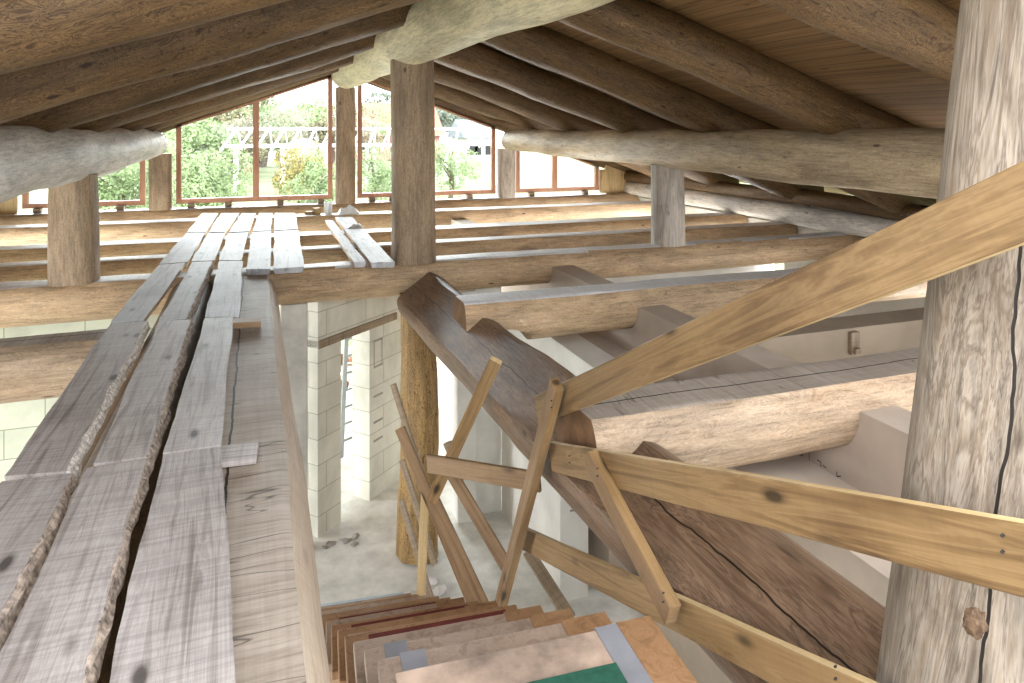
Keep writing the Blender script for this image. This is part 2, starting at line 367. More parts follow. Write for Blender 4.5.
# ---------------------------------------------------------------- the setting: ground, floor, walls
def ground():
    bm = bmesh.new(); xs = [-90+6*i for i in range(31)]; ys = [-30, -10, 0, 6, 13, 14, 18, 22, 26, 30, 34, 38, 44, 52, 64, 80, 110]
    g = [[bm.verts.new((x, y, -2.95+max(0, min(1.45, (y-14)*.066))+.12*noise.noise(V((x*.2, y*.2, 0))))) for x in xs] for y in ys]
    for a, b in zip(g, g[1:]):
        for i in range(len(xs)-1): bm.faces.new((a[i], a[i+1], b[i+1], b[i]))
    tag(link('lawn_ground', bm, 'grass', smooth=True), kind='structure')
ground()
FZ = -2.7
def struct(name, boxes, mat, bev=0):
    bm = bmesh.new()
    for b in boxes: box(bm, *b, bev=bev)
    return tag(link(name, bm, mat), kind='structure')
struct('floor', [(-4.1, 6.95, -1.6, 12.5, FZ-.2, FZ)], 'concrete')
# gable wall of the ground floor with two openings
GY0, GY1 = 12.22, 12.55
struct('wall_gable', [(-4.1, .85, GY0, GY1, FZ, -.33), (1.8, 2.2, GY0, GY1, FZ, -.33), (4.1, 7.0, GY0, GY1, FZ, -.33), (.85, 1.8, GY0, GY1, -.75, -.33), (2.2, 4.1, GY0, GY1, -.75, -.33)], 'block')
struct('back_light_block', [(-4.35, 7.25, -1.9, -1.6, FZ, 1.0)], 'plaster')  # unseen, added to block ground light and kept low for skylight
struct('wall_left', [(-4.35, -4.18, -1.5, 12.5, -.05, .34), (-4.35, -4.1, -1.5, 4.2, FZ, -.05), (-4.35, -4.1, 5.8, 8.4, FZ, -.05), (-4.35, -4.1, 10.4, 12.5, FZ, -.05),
    (-4.35, -4.1, 4.2, 5.8, FZ, -1.8), (-4.35, -4.1, 4.2, 5.8, -.7, -.05), (-4.35, -4.1, 8.4, 10.4, -.7, -.05)], 'block_green')  # side openings made up to let light onto the floor
struct('wall_right', [(7.06, 7.25, -1.5, 12.5, -.05, .28), (6.98, 7.25, -1.5, 3.3, FZ, -.05), (6.98, 7.25, 5.0, 8.2, FZ, -.05), (6.98, 7.25, 10.6, 12.5, FZ, -.05), (6.98, 7.25, 3.3, 5.0, FZ, -1.9), (6.98, 7.25, 3.3, 5.0, -.6, -.05), (6.98, 7.25, 8.2, 10.6, FZ, -1.7), (6.98, 7.25, 8.2, 10.6, -.6, -.05)], 'plaster')
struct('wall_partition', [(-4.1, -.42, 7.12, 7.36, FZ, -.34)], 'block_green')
# the long block wall right of the stair with a doorway
FX0, FX1, FT = 2.86, 3.10, -.13
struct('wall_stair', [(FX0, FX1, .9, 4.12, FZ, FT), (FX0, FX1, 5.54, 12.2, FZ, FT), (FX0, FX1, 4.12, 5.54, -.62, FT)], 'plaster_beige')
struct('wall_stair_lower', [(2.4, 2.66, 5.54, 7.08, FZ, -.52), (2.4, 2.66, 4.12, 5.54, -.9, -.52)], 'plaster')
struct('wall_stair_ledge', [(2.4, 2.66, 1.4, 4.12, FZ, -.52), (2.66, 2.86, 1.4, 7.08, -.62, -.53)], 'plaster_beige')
bm = bmesh.new()
for z in (-.95, -1.45, -1.95, -2.45): box(bm, 2.49, 2.58, 5.536, 5.545, z, z+.018)
tag(link('trim_3', bm, 'grey'), kind='structure')
struct('wall_cross', [(FX1, 6.98, 4.0, 4.27, FZ, FT)], 'plaster_shaded')
struct('wall_cross_back', [(FX1, 6.98, 8.4, 8.54, FZ, -.36)], 'plaster')
struct('wall_pier', [(.20, .44, 6.95, 7.2, FZ, -.34)], 'grey', .012)
struct('wall_return', [(1.90, 2.1, 6.98, 7.22, FZ, -.36), (2.1, 2.4, 7.08, 7.22, FZ, -.36)], 'plaster', .01)
# the slanting inner wall with its opening
gm = Matrix.Translation((.47, 7.3, 0)) @ Matrix.Rotation(math.atan2(.94, 1.03), 4, 'Z')
bm = bmesh.new()
for x0, x1, z0, z1 in ((0, .33, FZ, -.14), (.78, 1.4, FZ, -.14), (.33, .78, -.78, -.14)): box(bm, x0, x1, -.12, .12, z0, z1)
tag(link('wall_slanted', bm, 'block', None, gm), kind='structure')
bm = bmesh.new(); box(bm, 0, 1.25, -.135, .13, -.86, -.78, bev=.006)
tag(link('trim_1', bm, 'pine_old', None, gm), kind='structure')
bm = bmesh.new()
for z in (-1.02, -1.3, -1.62, -1.9, -2.1): box(bm, .85, 1.0, -.126, -.119, z, z+.02)
for x in (.85, .985): box(bm, x, x+.012, -.124, -.119, -1.3, -1.02)
tag(link('trim_2', bm, 'grey', None, gm), kind='structure')
for nm, xs_ in (('wall_gable_right', (6.34, 7.0)), ('wall_gable_left', (-4.1, -3.36))):
    bm = bmesh.new(); rz = lambda x: 2.24-.355*abs(x-1.4)+.1
    prism(bm, [V((xs_[0], 12.42, .02)), V((xs_[1], 12.42, .02)), V((xs_[1], 12.42, rz(xs_[1]))), V((xs_[0], 12.42, rz(xs_[0])))], V((0, .06, 0)))
    tag(link(nm, bm, 'pine_light'), kind='structure')
# ceiling
PITCH = .355; ANG = math.atan(PITCH); RX = 1.4; RZ = 2.24
def ceil_side(s):
    bm = bmesh.new(); L = 6.2/math.cos(ANG)
    box(bm, 0, L, 1.0, 13.4, .0, .035)  # boarding stops short overhead, left open to let sky light in
    off = .33
    m = Matrix.Translation((RX, 0, RZ+off/math.cos(ANG))) @ (Matrix.Rotation(ANG, 4, 'Y') if s > 0 else Matrix.Rotation(math.pi, 4, 'Z') @ Matrix.Rotation(ANG, 4, 'Y') @ Matrix.Translation((0, -14.4, 0)))
    o = link('ceiling_right' if s > 0 else 'ceiling_left', bm, 'ceiling', None, m); tag(o, kind='structure')
ceil_side(1); ceil_side(-1)

# ---------------------------------------------------------------- roof timbers
def rafter(s, Y, r, seed, label, length=5.7, bow=0):
    ca, sa = math.cos(ANG), math.sin(ANG); n = V((s*sa, 0, ca)); r_ = r
    a = V((RX+s*.02, Y, RZ-.355*.02)) + n*r_*1.0; b = V((RX+s*length, Y, RZ-PITCH*length)) + n*r_*1.0
    return log('roof_rafter', a, b, r, r*.92, 'rafter', up=(0, 0, 1), seed=seed, wob=.13, bend=.022, label=label, cat='log rafter',
               group='log rafters on the right roof slope' if s > 0 else 'log rafters on the left roof slope', bow=bow)
lnames = ['nearest left log rafter, filling the top left corner of the ceiling', 'second log rafter from the camera on the left slope',
    'third log rafter from the camera on the left slope', 'fourth log rafter from the camera on the left slope', 'fifth left-slope log rafter, thin and far back',
    'sixth left-slope log rafter, second before the glazed gable', 'left-slope log rafter right along the top of the gable windows']
for i, Y in enumerate((2.80, 4.18, 5.88, 7.62, 9.4, 11.15, 12.55)): rafter(-1, Y, .185, i+1, lnames[i])
rnames = ['nearest right log rafter, meeting the big post at the top right', 'thick log rafter crossing the boarded ceiling left of the top right corner',
    'third right-slope log rafter, ending above the right purlin', 'fourth log rafter from the camera on the right slope', 'fifth right-slope log rafter, seen just right of the centre post',
    'last right-slope log rafter before the gable', 'right-slope log rafter running along the gable window tops']
for i, Y in enumerate((2.78, 4.45, 6.15, 7.85, 9.6, 11.1, 12.55)): rafter(1, Y, .19, 20+i, rnames[i])
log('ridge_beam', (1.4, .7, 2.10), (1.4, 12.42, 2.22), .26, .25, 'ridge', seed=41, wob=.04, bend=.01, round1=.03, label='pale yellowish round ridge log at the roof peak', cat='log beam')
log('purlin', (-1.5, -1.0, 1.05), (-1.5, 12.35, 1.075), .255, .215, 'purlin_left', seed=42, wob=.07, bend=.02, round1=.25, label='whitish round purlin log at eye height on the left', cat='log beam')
log('purlin', (4.3, -.5, 1.045), (4.3, 12.2, 1.085), .25, .185, 'purlin_right', seed=43, wob=.08, bend=.02, round1=.04, label='sandy brown purlin log crossing behind the right post', cat='log beam')
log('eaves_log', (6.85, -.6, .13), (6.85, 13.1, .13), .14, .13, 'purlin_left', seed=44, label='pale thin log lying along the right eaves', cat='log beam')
log('eaves_log', (6.82, -.6, .37), (6.82, 13.1, .36), .11, .105, 'rafter', seed=45, label='brown upper log above the pale one at the right eaves', cat='log beam')
log('eaves_log', (-4.02, -.6, .15), (-4.02, 13.1, .15), .15, .14, 'joist', seed=46, label='log along the left eaves seen left of the low window', cat='log beam')

# posts
log('log_post', (-1.47, 6.98, -.01), (-1.48, 7.0, .90), .185, .178, 'post', seed=51, sq=2.6, wob=.04, bend=.006, label='short thick log post holding up the left whitish purlin', cat='log post')
log('log_post', (1.44, 6.95, -.01), (1.43, 6.95, 1.97), .212, .20, 'post', seed=52, sq=3.2, wob=.03, bend=.006, label='tall squared log post under the ridge in the middle', cat='log post')
log('log_post', (4.35, 7.0, -.01), (4.34, 7.0, .89), .182, .175, 'post_grey', seed=53, sq=2.4, wob=.03, bend=.005, label='short pale round post under the right purlin', cat='log post')
log('log_post', (1.66, 1.18, -.16), (1.83, 1.12, 2.05), .275, .20, 'post_big', up=(-.95, -.31, 0), seed=54, sq=2.5, wob=.05, bend=.01, label='massive grey-brown log post filling the right edge', cat='log post')
log('log_post', (1.38, 6.6, FZ), (1.42, 6.84, -.29), .175, .16, 'post_orange', seed=55, wob=.22, bend=.035, label='orange-brown log post standing on the ground floor below the centre', cat='log post')
bigpost = [o for o in bpy.data.objects if o.get('label', '').startswith('massive')][0]
bm = bmesh.new(); bmesh.ops.create_icosphere(bm, subdivisions=3, radius=.034)
for v in bm.verts: v.co *= 1+.35*noise.noise(v.co*60)+.2*noise.noise(v.co*140)
kc = at(975, 622, 1.395); link('branch_knot', bm, 'brown_dark', bigpost, Matrix.Translation(kc) @ Matrix.Diagonal((.55, .55, .8, 1)), True)['label'] = 'dark torn branch knot'
for x0, x1, lab, top, sd in ((-1.6, -1.28, 'squared gable post at the end of the left purlin', .9, 56), (1.24, 1.56, 'squared gable post under the far end of the ridge', 1.99, 57), (4.14, 4.44, 'rounded gable post under the far end of the right purlin', .92, 58)):
    log('gable_post', ((x0+x1)/2, 12.42, .02), ((x0+x1)/2, 12.42, top), (x1-x0)/2, (x1-x0)/2, 'post_grey' if sd == 58 else 'post', seed=sd, sq=5, wob=.02, bend=.002, label=lab, cat='log post')

# ---------------------------------------------------------------- floor timbers
log('sill_log', (-4.1, 12.4, -.14), (6.95, 12.4, -.14), .20, .20, 'joist', flat=.17, seed=61, wob=.05, bend=.01, label='log sill running under all the gable windows', cat='log beam')
for Y, sd, lab, x1, r in ((11.1, 62, 'farthest flat-topped log joist, just before the gable sill', 6.95, .2), (9.15, 63, 'second flat-topped log joist from the gable', 6.95, .2), (8.05, 64, 'thin log joist close behind the one carrying the posts', 6.95, .16)):
    log('floor_joist', (-4.1, Y, -.12), (x1, Y, -.12), r, r, 'joist', flat=.12, seed=sd, wob=.04, bend=.006, label=lab, cat='log beam', flatwob=.003)
log('floor_joist', (-4.1, 7.0, -.15), (7.0, 7.0, -.15), .205, .17, 'joist', flat=.15, seed=65, wob=.05, bend=.012, flatwob=.004, label='log joist on which the three round roof posts stand', cat='log beam')
log('floor_joist', (1.44, 5.25, -.15), (6.95, 5.22, -.15), .20, .19, 'joist', flat=.15, flat_mat='flat', seed=66, wob=.06, bend=.008, notches=((.28, .26, .15),), flatwob=.004, label='flat-topped log joist saddled over the dark log, right of the centre post', cat='log beam')
log('floor_joist', (-4.1, 5.1, -.17), (-.75, 5.15, -.17), .21, .20, 'joist_pale', flat=.165, flat_mat='hewn', seed=67, wob=.06, bend=.01, label='stubby pale log joist left of the plank walkway', cat='log beam')
log('floor_joist', (1.40, 3.05, -.165), (6.95, 2.98, -.165), .225, .235, 'joist_pale', flat=.165, flat_mat='hewn_dark', seed=68, wob=.07, bend=.012,  label='thick pale log with hewn grey top reaching to the right post', cat='log beam')
log('carrying_beam', (-.08, .35, -.195), (-.1, 6.72, -.195), .275, .26, 'plank_side', flat=.19, flat_mat='hewn', seed=70, wob=.03, bend=.01, flatwob=.004, label='hewn beam with a long crack, right edge of the plank walkway', cat='log beam')
log('carrying_beam', (-.53, .35, -.2), (-.53, 6.8, -.2), .2, .2, 'rafter', flat=.17, flat_mat='hewn_dark', seed=75, wob=.03, bend=.01, label='dark log added under the left planks to darken their gaps', cat='log beam')  # added so the gaps between the planks look dark
log('valley_beam', (1.66, .4, -.34), (1.48, 6.75, -.34), .24, .25, 'valley', flat=.165, flat_mat='valley', up=(-.75, 0, 1), seed=71, wob=.07, bend=.012, label='dark brown stained log running from the centre post towards the big post', cat='log beam')

# ---------------------------------------------------------------- gable windows
WY = 12.47
def roofz(x): return RZ - PITCH*abs(x-RX) + .02
def window(n, x0, x1, zb, mull, label):
    zt = lambda x: roofz(x)
    root = empty('window_%d' % n, ((x0+x1)/2, WY, zb)); tag(root, kind='structure')
    inv = Matrix.Translation(-V(root.matrix_basis.translation))
    def fr(name, poly, mat, t=.07, y=WY-.035):
        bm = bmesh.new(); prism(bm, [V((x, y, z)) for x, z in poly], V((0, t, 0)))
        link(name, bm, mat, root, Matrix())
    f = .075
    fr('window_frame', [(x0, zb), (x1, zb), (x1, zb+f), (x0, zb+f)], 'frame')
    fr('window_frame', [(x0, zb+f), (x0+f, zb+f), (x0+f, zt(x0+f)), (x0, zt(x0))], 'frame')
    fr('window_frame', [(x1-f, zb+f), (x1, zb+f), (x1, zt(x1)), (x1-f, zt(x1-f))], 'frame')
    fr('window_frame', [(x0, zt(x0)-.03), (x1, zt(x1)-.03), (x1, zt(x1)), (x0, zt(x0))], 'frame')
    for mx in mull: fr('mullion', [(mx-.048, zb+f), (mx+.048, zb+f), (mx+.048, zt(mx+.048)-.03), (mx-.048, zt(mx-.048)-.03)], 'frame', .075, WY-.04)
    xs = [x0+f]+list(mull)+[x1-f]
    for a, b in zip(xs, xs[1:]): fr('pane', [(a, zb+f), (b, zb+f), (b, zt(b)-.03), (a, zt(a)-.03)], 'glass', .008, WY)
window(1, -3.30, -1.66, .10, [-2.45], '')
window(2, -1.22, 1.19, .10, [-.03], '')
window(3, 1.61, 4.10, .10, [2.85], '')
window(4, 4.50, 6.20, .10, [5.28], '')
for x, lab in ((-3.1, 'under the left end of the low left window'), (-2.0, 'under the low left window beside its post'), (-1.0, 'under the left corner of the tall left window'), (-.45, 'left of the mullion under the tall left window'),
        (.35, 'right of the mullion under the tall left window'), (1.0, 'under the right corner of the tall left window'), (1.85, 'just right of the middle gable post'), (2.2, 'left of the centre post under the tall right window'),
        (3.6, 'under the tall right window, right of the centre post'), (4.8, 'under the left pane of the small right window'), (5.9, 'under the right pane of the small right window')):
    bm = bmesh.new(); box(bm, -.05, .05, -.06, .06, 0, .07, bev=.004)
    o = link('wooden_shim', bm, 'pine_old', None, Matrix.Translation((x, 12.44, .03)))
    tag(o, 'small wooden packing block '+lab, 'block', 'packing blocks under the gable windows')
board('corner_post', (6.27, 12.40, .05), (6.27, 12.40, .50), .12, .10, (0, -1, 0), 'pine_light', 'light timber upright at the right end of the gable windows', 'post')

# ---------------------------------------------------------------- the walkway planks
TH = .05
def plank(fl, fr, nl, nr, label, mat, bark=None, z=.0, side='plank_side', group='planks of the walkway', name='walkway_plank', tilt=0):
    fl, fr, nl, nr = (V((*p, z)) for p in (fl, fr, nl, nr))
    a = (nl+nr)/2; b = (fl+fr)/2; mw = frame(a, b, V((0, 0, 1))); inv = mw.inverted()
    q = [inv @ p for p in (nl, nr, fl, fr)]      # local: z along, x across
    L = (b-a).length; n = max(6, int(L/.07)); sd = random.random()*90; bm = bmesh.new(); rings = []; left = []; right = []
    for i in range(n+1):
        t = i/n
        l = q[0].lerp(q[2], t); r = q[1].lerp(q[3], t)
        if l.x > r.x: l, r = r, l
        amp = .010*math.sin(math.pi*t)**.3 if 0 < t < 1 else 0
        lx = l.x+amp*1.3*noise.noise(V((t*L*1.6, sd, 1))); rx = r.x+amp*1.6*noise.noise(V((t*L*1.6, sd, 7)))
        zl, zr = l.z, r.z; wz = .004*noise.noise(V((t*L*.8, sd, 3)))
        left.append((lx, zl)); lx += .003*noise.noise(V((t*L*9, sd, 4))); rx += .004*noise.noise(V((t*L*9, sd, 5))); right.append((rx, zr)); ring = []
        for k in range(5):
            u = k/4; ring.append(bm.verts.new((lx+(rx-lx)*u, TH+wz+.002*noise.noise(V((u*3, t*L*2, sd))), zl+(zr-zl)*u)))
        for k in range(4, -1, -1):
            u = k/4; ring.append(bm.verts.new((lx+(rx-lx)*u+(-.012 if k == 4 else .012 if k == 0 else 0), wz, zl+(zr-zl)*u)))
        rings.append(ring)
    for a_, b_ in zip(rings, rings[1:]):
        for k in range(10):
            f = bm.faces.new((a_[k], a_[(k+1)%10], b_[(k+1)%10], b_[k]))
            if k in (4, 9): f.material_index = 1
    bm.faces.new(list(reversed(rings[0]))).material_index = 0; bm.faces.new(rings[-1]).material_index = 0
    o = tag(link(name, bm, [mat, side], None, mw), label, 'plank', group)
    flip = mw.to_3x3() @ V((1, 0, 0))
    if bark:                                     # waney edge with bark: on the world-right side
        pts = right if flip.x > 0 else left; sgn = 1
        if flip.x < 0: sgn = -1
        bm = bmesh.new(); rr = []
        for i, (x, zz) in enumerate(pts):
            wv = .024+.016*noise.noise(V((i*.35, sd, 2)))+.008*noise.noise(V((i*1.1, sd, 6))); ring = []
            for k in range(6):
                u = k/5; jx = .010*noise.noise(V((i*.9, k*.9, sd)))
                ring.append(bm.verts.new((x+sgn*(wv*u+jx-.004), TH+.003-.05*u**1.6+.012*noise.noise(V((k*1.3, i*1.1, sd))), zz)))
            for k in (5, 0): ring.append(bm.verts.new((x+sgn*(wv*(k/5)*.8-.004), -.002, zz)))
            rr.append(ring)
        for a_, b_ in zip(rr, rr[1:]):
            for k in range(8): bm.faces.new((a_[k], a_[(k+1)%8], b_[(k+1)%8], b_[k]))
        bm.faces.new(rr[0]); bm.faces.new(rr[-1])
        c = link('bark_edge', bm, bark, o, mw); c['label'] = 'flaking bark along the plank edge'
    return o
W = 'plank'
plank((-.852, 2.982), (-.632, 2.971), (-.965, 1.2), (-.598, 1.2), 'outermost left walkway plank in the nearest row, cut by the left frame edge', W, 'bark')
plank((-.592, 3.0), (-.395, 3.009), (-.555, 1.2), (-.355, 1.2), 'middle walkway plank in the nearest row, bark along its right side', W, 'bark')
plank((-.342, 3.022), (-.137, 3.022), (-.305, 1.2), (-.005, 1.2), 'wide right-hand plank of the nearest row, beside the hewn beam', W)
plank((-.888, 5.179), (-.67, 5.146), (-.86, 3.031), (-.655, 3.0), 'left plank of the second row, whitish bark along its right side', W, 'bark_pale')
plank((-.604, 5.129), (-.41, 5.106), (-.578, 3.03), (-.395, 3.03), 'middle plank of the second row, brownest of that row', W, 'bark')
plank((-.329, 5.109), (-.156, 5.074), (-.344, 3.041), (-.137, 3.041), 'right plank of the second row with a torn light edge', W)
plank((-.851, 7.226), (-.64, 7.29), (-.893, 5.206), (-.70, 5.173), 'left plank of the third row, over the post-carrying joist', 'plank_lit', None)
plank((-.58, 7.284), (-.40, 7.26), (-.607, 5.156), (-.44, 5.131), 'middle plank of the third row with bark to its right', 'plank_lit', 'bark')
plank((-.345, 7.254), (-.133, 7.179), (-.33, 5.136), (-.118, 5.06), 'right plank of the third row, beside the hewn beam end', 'plank_lit')
plank((-.808, 9.32), (-.59, 9.24), (-.857, 7.279), (-.615, 7.31), 'leftmost plank of the fourth, five-plank row', 'plank_lit')
plank((-.561, 9.232), (-.37, 9.161), (-.585, 7.339), (-.385, 7.31), 'second plank from the left in the fourth row', 'plank_lit')
plank((-.337, 9.153), (-.105, 9.152), (-.348, 7.309), (-.15, 7.233), 'third plank from the left in the fourth row', 'plank_lit')
plank((-.068, 9.144), (.150, 9.152), (-.100, 6.768), (.105, 6.7), 'fourth plank of that row, its cut end over the hewn beam', 'plank_lit')
plank((.183, 9.143), (.473, 9.131), (.130, 6.70), (.39, 6.70), 'rightmost plank of the fourth row, cut end hanging over the joist', 'plank_lit')
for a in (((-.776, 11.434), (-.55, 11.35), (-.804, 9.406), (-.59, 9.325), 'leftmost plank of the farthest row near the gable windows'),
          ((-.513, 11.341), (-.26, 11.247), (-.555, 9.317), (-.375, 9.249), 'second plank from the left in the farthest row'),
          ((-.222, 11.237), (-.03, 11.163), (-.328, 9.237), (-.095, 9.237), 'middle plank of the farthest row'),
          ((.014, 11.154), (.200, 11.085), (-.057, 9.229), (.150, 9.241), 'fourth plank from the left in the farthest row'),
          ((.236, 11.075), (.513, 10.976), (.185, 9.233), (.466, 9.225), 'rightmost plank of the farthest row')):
    plank(*a, 'plank_lit')
plank((1.019, 10.295), (1.244, 10.215), (.987, 6.70), (1.204, 6.64), 'loose whitish plank lying just left of the centre post', 'plank_lit', None, .0, 'plank_side', 'loose planks by the centre post', 'loose_plank')
plank((.86, 10.0), (.96, 9.95), (.84, 6.76), (.95, 6.74), 'narrow loose board left of the loose whitish plank', 'plank_lit', None, .0, 'plank_side', 'loose planks by the centre post', 'loose_plank')
# offcuts tucked by the walkway
board('offcut', (-.16, 4.98, .03), (.02, 4.98, .022), .11, .04, (0, 0, 1), 'pine_grey', 'small brown offcut wedged at the end of the third-row plank', 'wood offcut')
board('offcut', (-.16, 3.03, .012), (-.0, 3.02, .012), .16, .022, (0, 0, 1), 'plank', 'short grey board end lying flat on the hewn beam', 'wood offcut')
board('offcut', (-.86, 2.98, -.02), (-.93, 2.72, -.02), .10, .03, (0, 0, 1), 'pine_light', 'yellow board end sticking out left of the walkway', 'wood offcut')
board('lath', (-.595, 2.35, -.035), (-.60, 3.2, -.035), .035, .02, (0, 0, 1), 'pine_light', 'pale lath showing in the left gap between near planks', 'lath')

# small things near the gable
def bucket():
    root = empty('plastic_tub', (1.0, 11.12, 0.0)); tag(root, 'small translucent white tub standing on the far joist', 'tub')
    bm = bmesh.new(); R = [(0, .0), (.052, 0), (.062, .16), (.068, .165), (.068, .175), (.06, .175), (.05, .012), (0, .01)]; seg = 20; rings = []
    for r, z in R: rings.append([bm.verts.new((max(r, .001)*math.cos(2*math.pi*k/seg), max(r, .001)*math.sin(2*math.pi*k/seg), z)) for k in range(seg)])
    for a, b in zip(rings, rings[1:]):
        for k in range(seg): bm.faces.new((a[k], a[(k+1)%seg], b[(k+1)%seg], b[k]))
    link('tub_body', bm, 'plastic', root, Matrix.Translation((1.0, 11.12, 0.0)), True)
bucket()
for x, y, a, lab, h in ((.83, 11.1, .3, 'small light wood block beside the white tub', .1), (.72, 11.14, -.5, 'tiny flat wood block left of the tub', .05)):
    bm = bmesh.new(); box(bm, -.05, .05, -.04, .04, 0, h, bev=.004)
    tag(link('wood_block', bm, 'pine_light', None, Matrix.Translation((x, y, 0)) @ Matrix.Rotation(a, 4, 'Z')), lab, 'wood block')
def crumple(name, c, sx, sy, h, mat, lab, cat, seed, zr=0):
    bm = bmesh.new(); n = 12; g = []
    for j in range(n+1):
        row = []
        for i in range(n+1):
            u, v = i/n*2-1, j/n*2-1; e = max(0, 1-max(abs(u), abs(v))**3)
            row.append(bm.verts.new((u*sx*(1-.15*abs(v)), v*sy*(1-.2*abs(u)), h*e*(.7+.8*noise.noise(V((u*2, v*2, seed)))+.3*noise.noise(V((u*6, v*6, seed))))+.004)))
        g.append(row)
    for a, b in zip(g, g[1:]):
        for i in range(n): bm.faces.new((a[i], a[i+1], b[i+1], b[i]))
    ret = bmesh.ops.extrude_face_region(bm, geom=list(bm.faces)); 
    for v in [x for x in ret['geom'] if isinstance(x, bmesh.types.BMVert)]: v.co.z -= .004
    tag(link(name, bm, mat, None, Matrix.Translation(c) @ Matrix.Rotation(zr, 4, 'Z'), True), lab, cat)
crumple('plastic_sheet', (1.30, 11.1, .0), .17, .12, .12, 'plastic', 'crumpled white sheet beside the tub on the far joist', 'plastic sheet', 3)
crumple('plastic_sheet', (1.15, 9.15, .052), .11, .12, .05, 'plastic', 'small white sheet lying on the loose plank', 'plastic sheet', 8)

# ---------------------------------------------------------------- stair
ST = V((.05, 1, 0)).normalized(); rot = -math.radians(5.2)
stair = empty('staircase', (.8, 5.9, FZ)); tag(stair, 'brown wooden staircase with wrapped treads going down beside the walkway', 'staircase')
n_steps = 14; RUN = .292; RISE = .177
cols = [('card',), ('brown_pale', ), ('brown_pale',), ('brown_pale',), ('red',), ('brown',), ('red',), ('brown_pale',), ('red',), ('brown',), ('brown_pale',), ('brown',), ('brown_pale',), ('blue',)]
nl = {'blue': 'tread under a pale blue sheet', 'brown_pale': 'tread with a dusty pale covering', 'card': 'top tread wrapped in stained cardboard'}
for i in range(n_steps):
    yf = 1.965+.303*i; z = -.2-RISE*i; xl = .355; wd = .775
    m = Matrix.Translation((xl, yf, z)) @ Matrix.Rotation(-math.radians(3.3+.22*i), 4, 'Z'); depth = .33 if i else .85
    bm = bmesh.new(); box(bm, .0, wd, -depth, 0, -.042, 0, bev=.006)
    t = link('tread', bm, 'brown' if cols[i][0] == 'red' else cols[i][0], stair, m)
    if cols[i][0] in nl: t['label'] = nl[cols[i][0]]
    bm = bmesh.new(); box(bm, .015, wd-.03, -.055, -.03, -.042-RISE*(1.0 if i < 13 else .6), -.042, bev=.003)
    link('riser', bm, 'brown', stair, m)
    if 0 < i < 13:
        bm = bmesh.new(); box(bm, wd-.16, wd+.002, -depth, .003, .001, .004)
        if i in (1, 2, 3, 5, 7): link('edge_strip', bm, 'brown', t, m)
        else: bm.free()
    if cols[i][0] == 'red':
        bm = bmesh.new(); box(bm, .10, wd-.06, -depth, -.03, .001, .005, bev=.001); q = link('runner', bm, 'red', t, m); q['label'] = 'dark red strip on the tread'
    if i in (0, 1, 2):
        bm = bmesh.new(); box(bm, .07 if i else wd-.18, .15 if i else wd-.11, -depth+.0, .004, -.03, .004, bev=.001); link('tape_band', bm, 'tape', t, m)
    if i == 0:
        bm = bmesh.new(); box(bm, .30, wd-.18, -depth, -.15, .001, .012, bev=.003); q = link('green_mat', bm, 'green', t, m); q['label'] = 'dark green felt patch'
        bm = bmesh.new(); box(bm, wd-.11, wd+.004, -depth, .005, -.03, .006, bev=.002); link('edge_strip', bm, 'brown', t, m)
def stringer(x_off, mat):
    bm = bmesh.new(); a = V((.30+x_off, 1.3, -.20)); b = V((.34+x_off, 5.95, -2.66)); poly = []
    for p, dz in ((a, -.06), (b, -.0), (b+V((0, -.35, 0)), -.04), (a, -.42)): poly.append(V((p.x, p.y, p.z+dz-.06)))
    prism(bm, poly, V((.045, 0, 0))); link('stringer', bm, mat, stair, Matrix())
stringer(.10, 'brown'); stringer(.72, 'brown')

# ---------------------------------------------------------------- nailed-up boards of the stair guard
XP = 1.35
def pl(px, py, X=XP):                   # point on the vertical plane x = X of the guard
    d = 759*X/(px-258); return at(px, py, d)
EX = (-1, 0, 0)
def nails(par, p, n=2, sp=.03, axis=V((0, 0, 1))):
    for k in range(n):
        q = V(p)+axis*(k-(n-1)/2)*sp
        bm = bmesh.new(); tube(bm, [q, q+V((-.006, -.002, 0))], .003, 8); c = link('nail', bm, 'dark', par, Matrix())
G1 = 'boards of the makeshift stair guard'
b1 = board('guard_board', pl(541, 409, 1.33), pl(1062, 186, 1.33), .132, .028, EX, 'pine', 'long wide board slanting up from the thick log to the top of the right post', 'board', G1, ext0=.03, edge='pine_light')
b2 = board('guard_board', pl(553, 456, 1.33), pl(1100, 574, 1.33), .128, .032, EX, 'pine', 'long yellow guard rail running in front of the right post at mid-height', 'board', G1, edge='pine_light')
b3 = board('guard_board', pl(522, 537), pl(900, 722), .112, .03, EX, 'pine', 'lower sloping guard rail ending at the bottom edge under the right post', 'board', G1, edge='pine_light')
b4 = board('guard_board', pl(591, 458, 1.29), pl(672, 612, 1.29), .085, .045, EX, 'pine_grey', 'short brace nailed between the two long right-hand guard rails', 'board', G1, ext1=.01, edge='pine')
b5 = board('guard_board', pl(557, 384, 1.27), pl(500, 607, 1.27), .075, .045, EX, 'pine_grey', 'leaning upright at the middle of the guard, from the log end to the stair', 'board', G1, edge='pine')
b6 = board('guard_board', at(428, 463, 4.3), at(540, 482, 3.9), .105, .026, (-.2, -1, .1), 'pine_grey', 'short level board crossing the leaning uprights', 'board', G1, edge='pine')
b7 = board('guard_board', at(496, 360, 4.15), at(432, 500, 4.6), .075, .04, (-.5, -1, .1), 'pine', 'board leaning left from the dark log, above the short level board', 'board', G1, edge='pine_light')
b8 = board('guard_board', at(452, 474, 4.45), at(507, 567, 4.1), .07, .03, (-.4, -1, .2), 'pine_grey', 'diagonal board between the short level board and leaning upright', 'board', G1)
b9 = board('guard_board', at(400, 428, 5.2), at(474, 606, 4.9), .072, .035, (-.5, -1, .2), 'pine_grey', 'left one of the two long boards leaning down to the stair', 'board', G1)
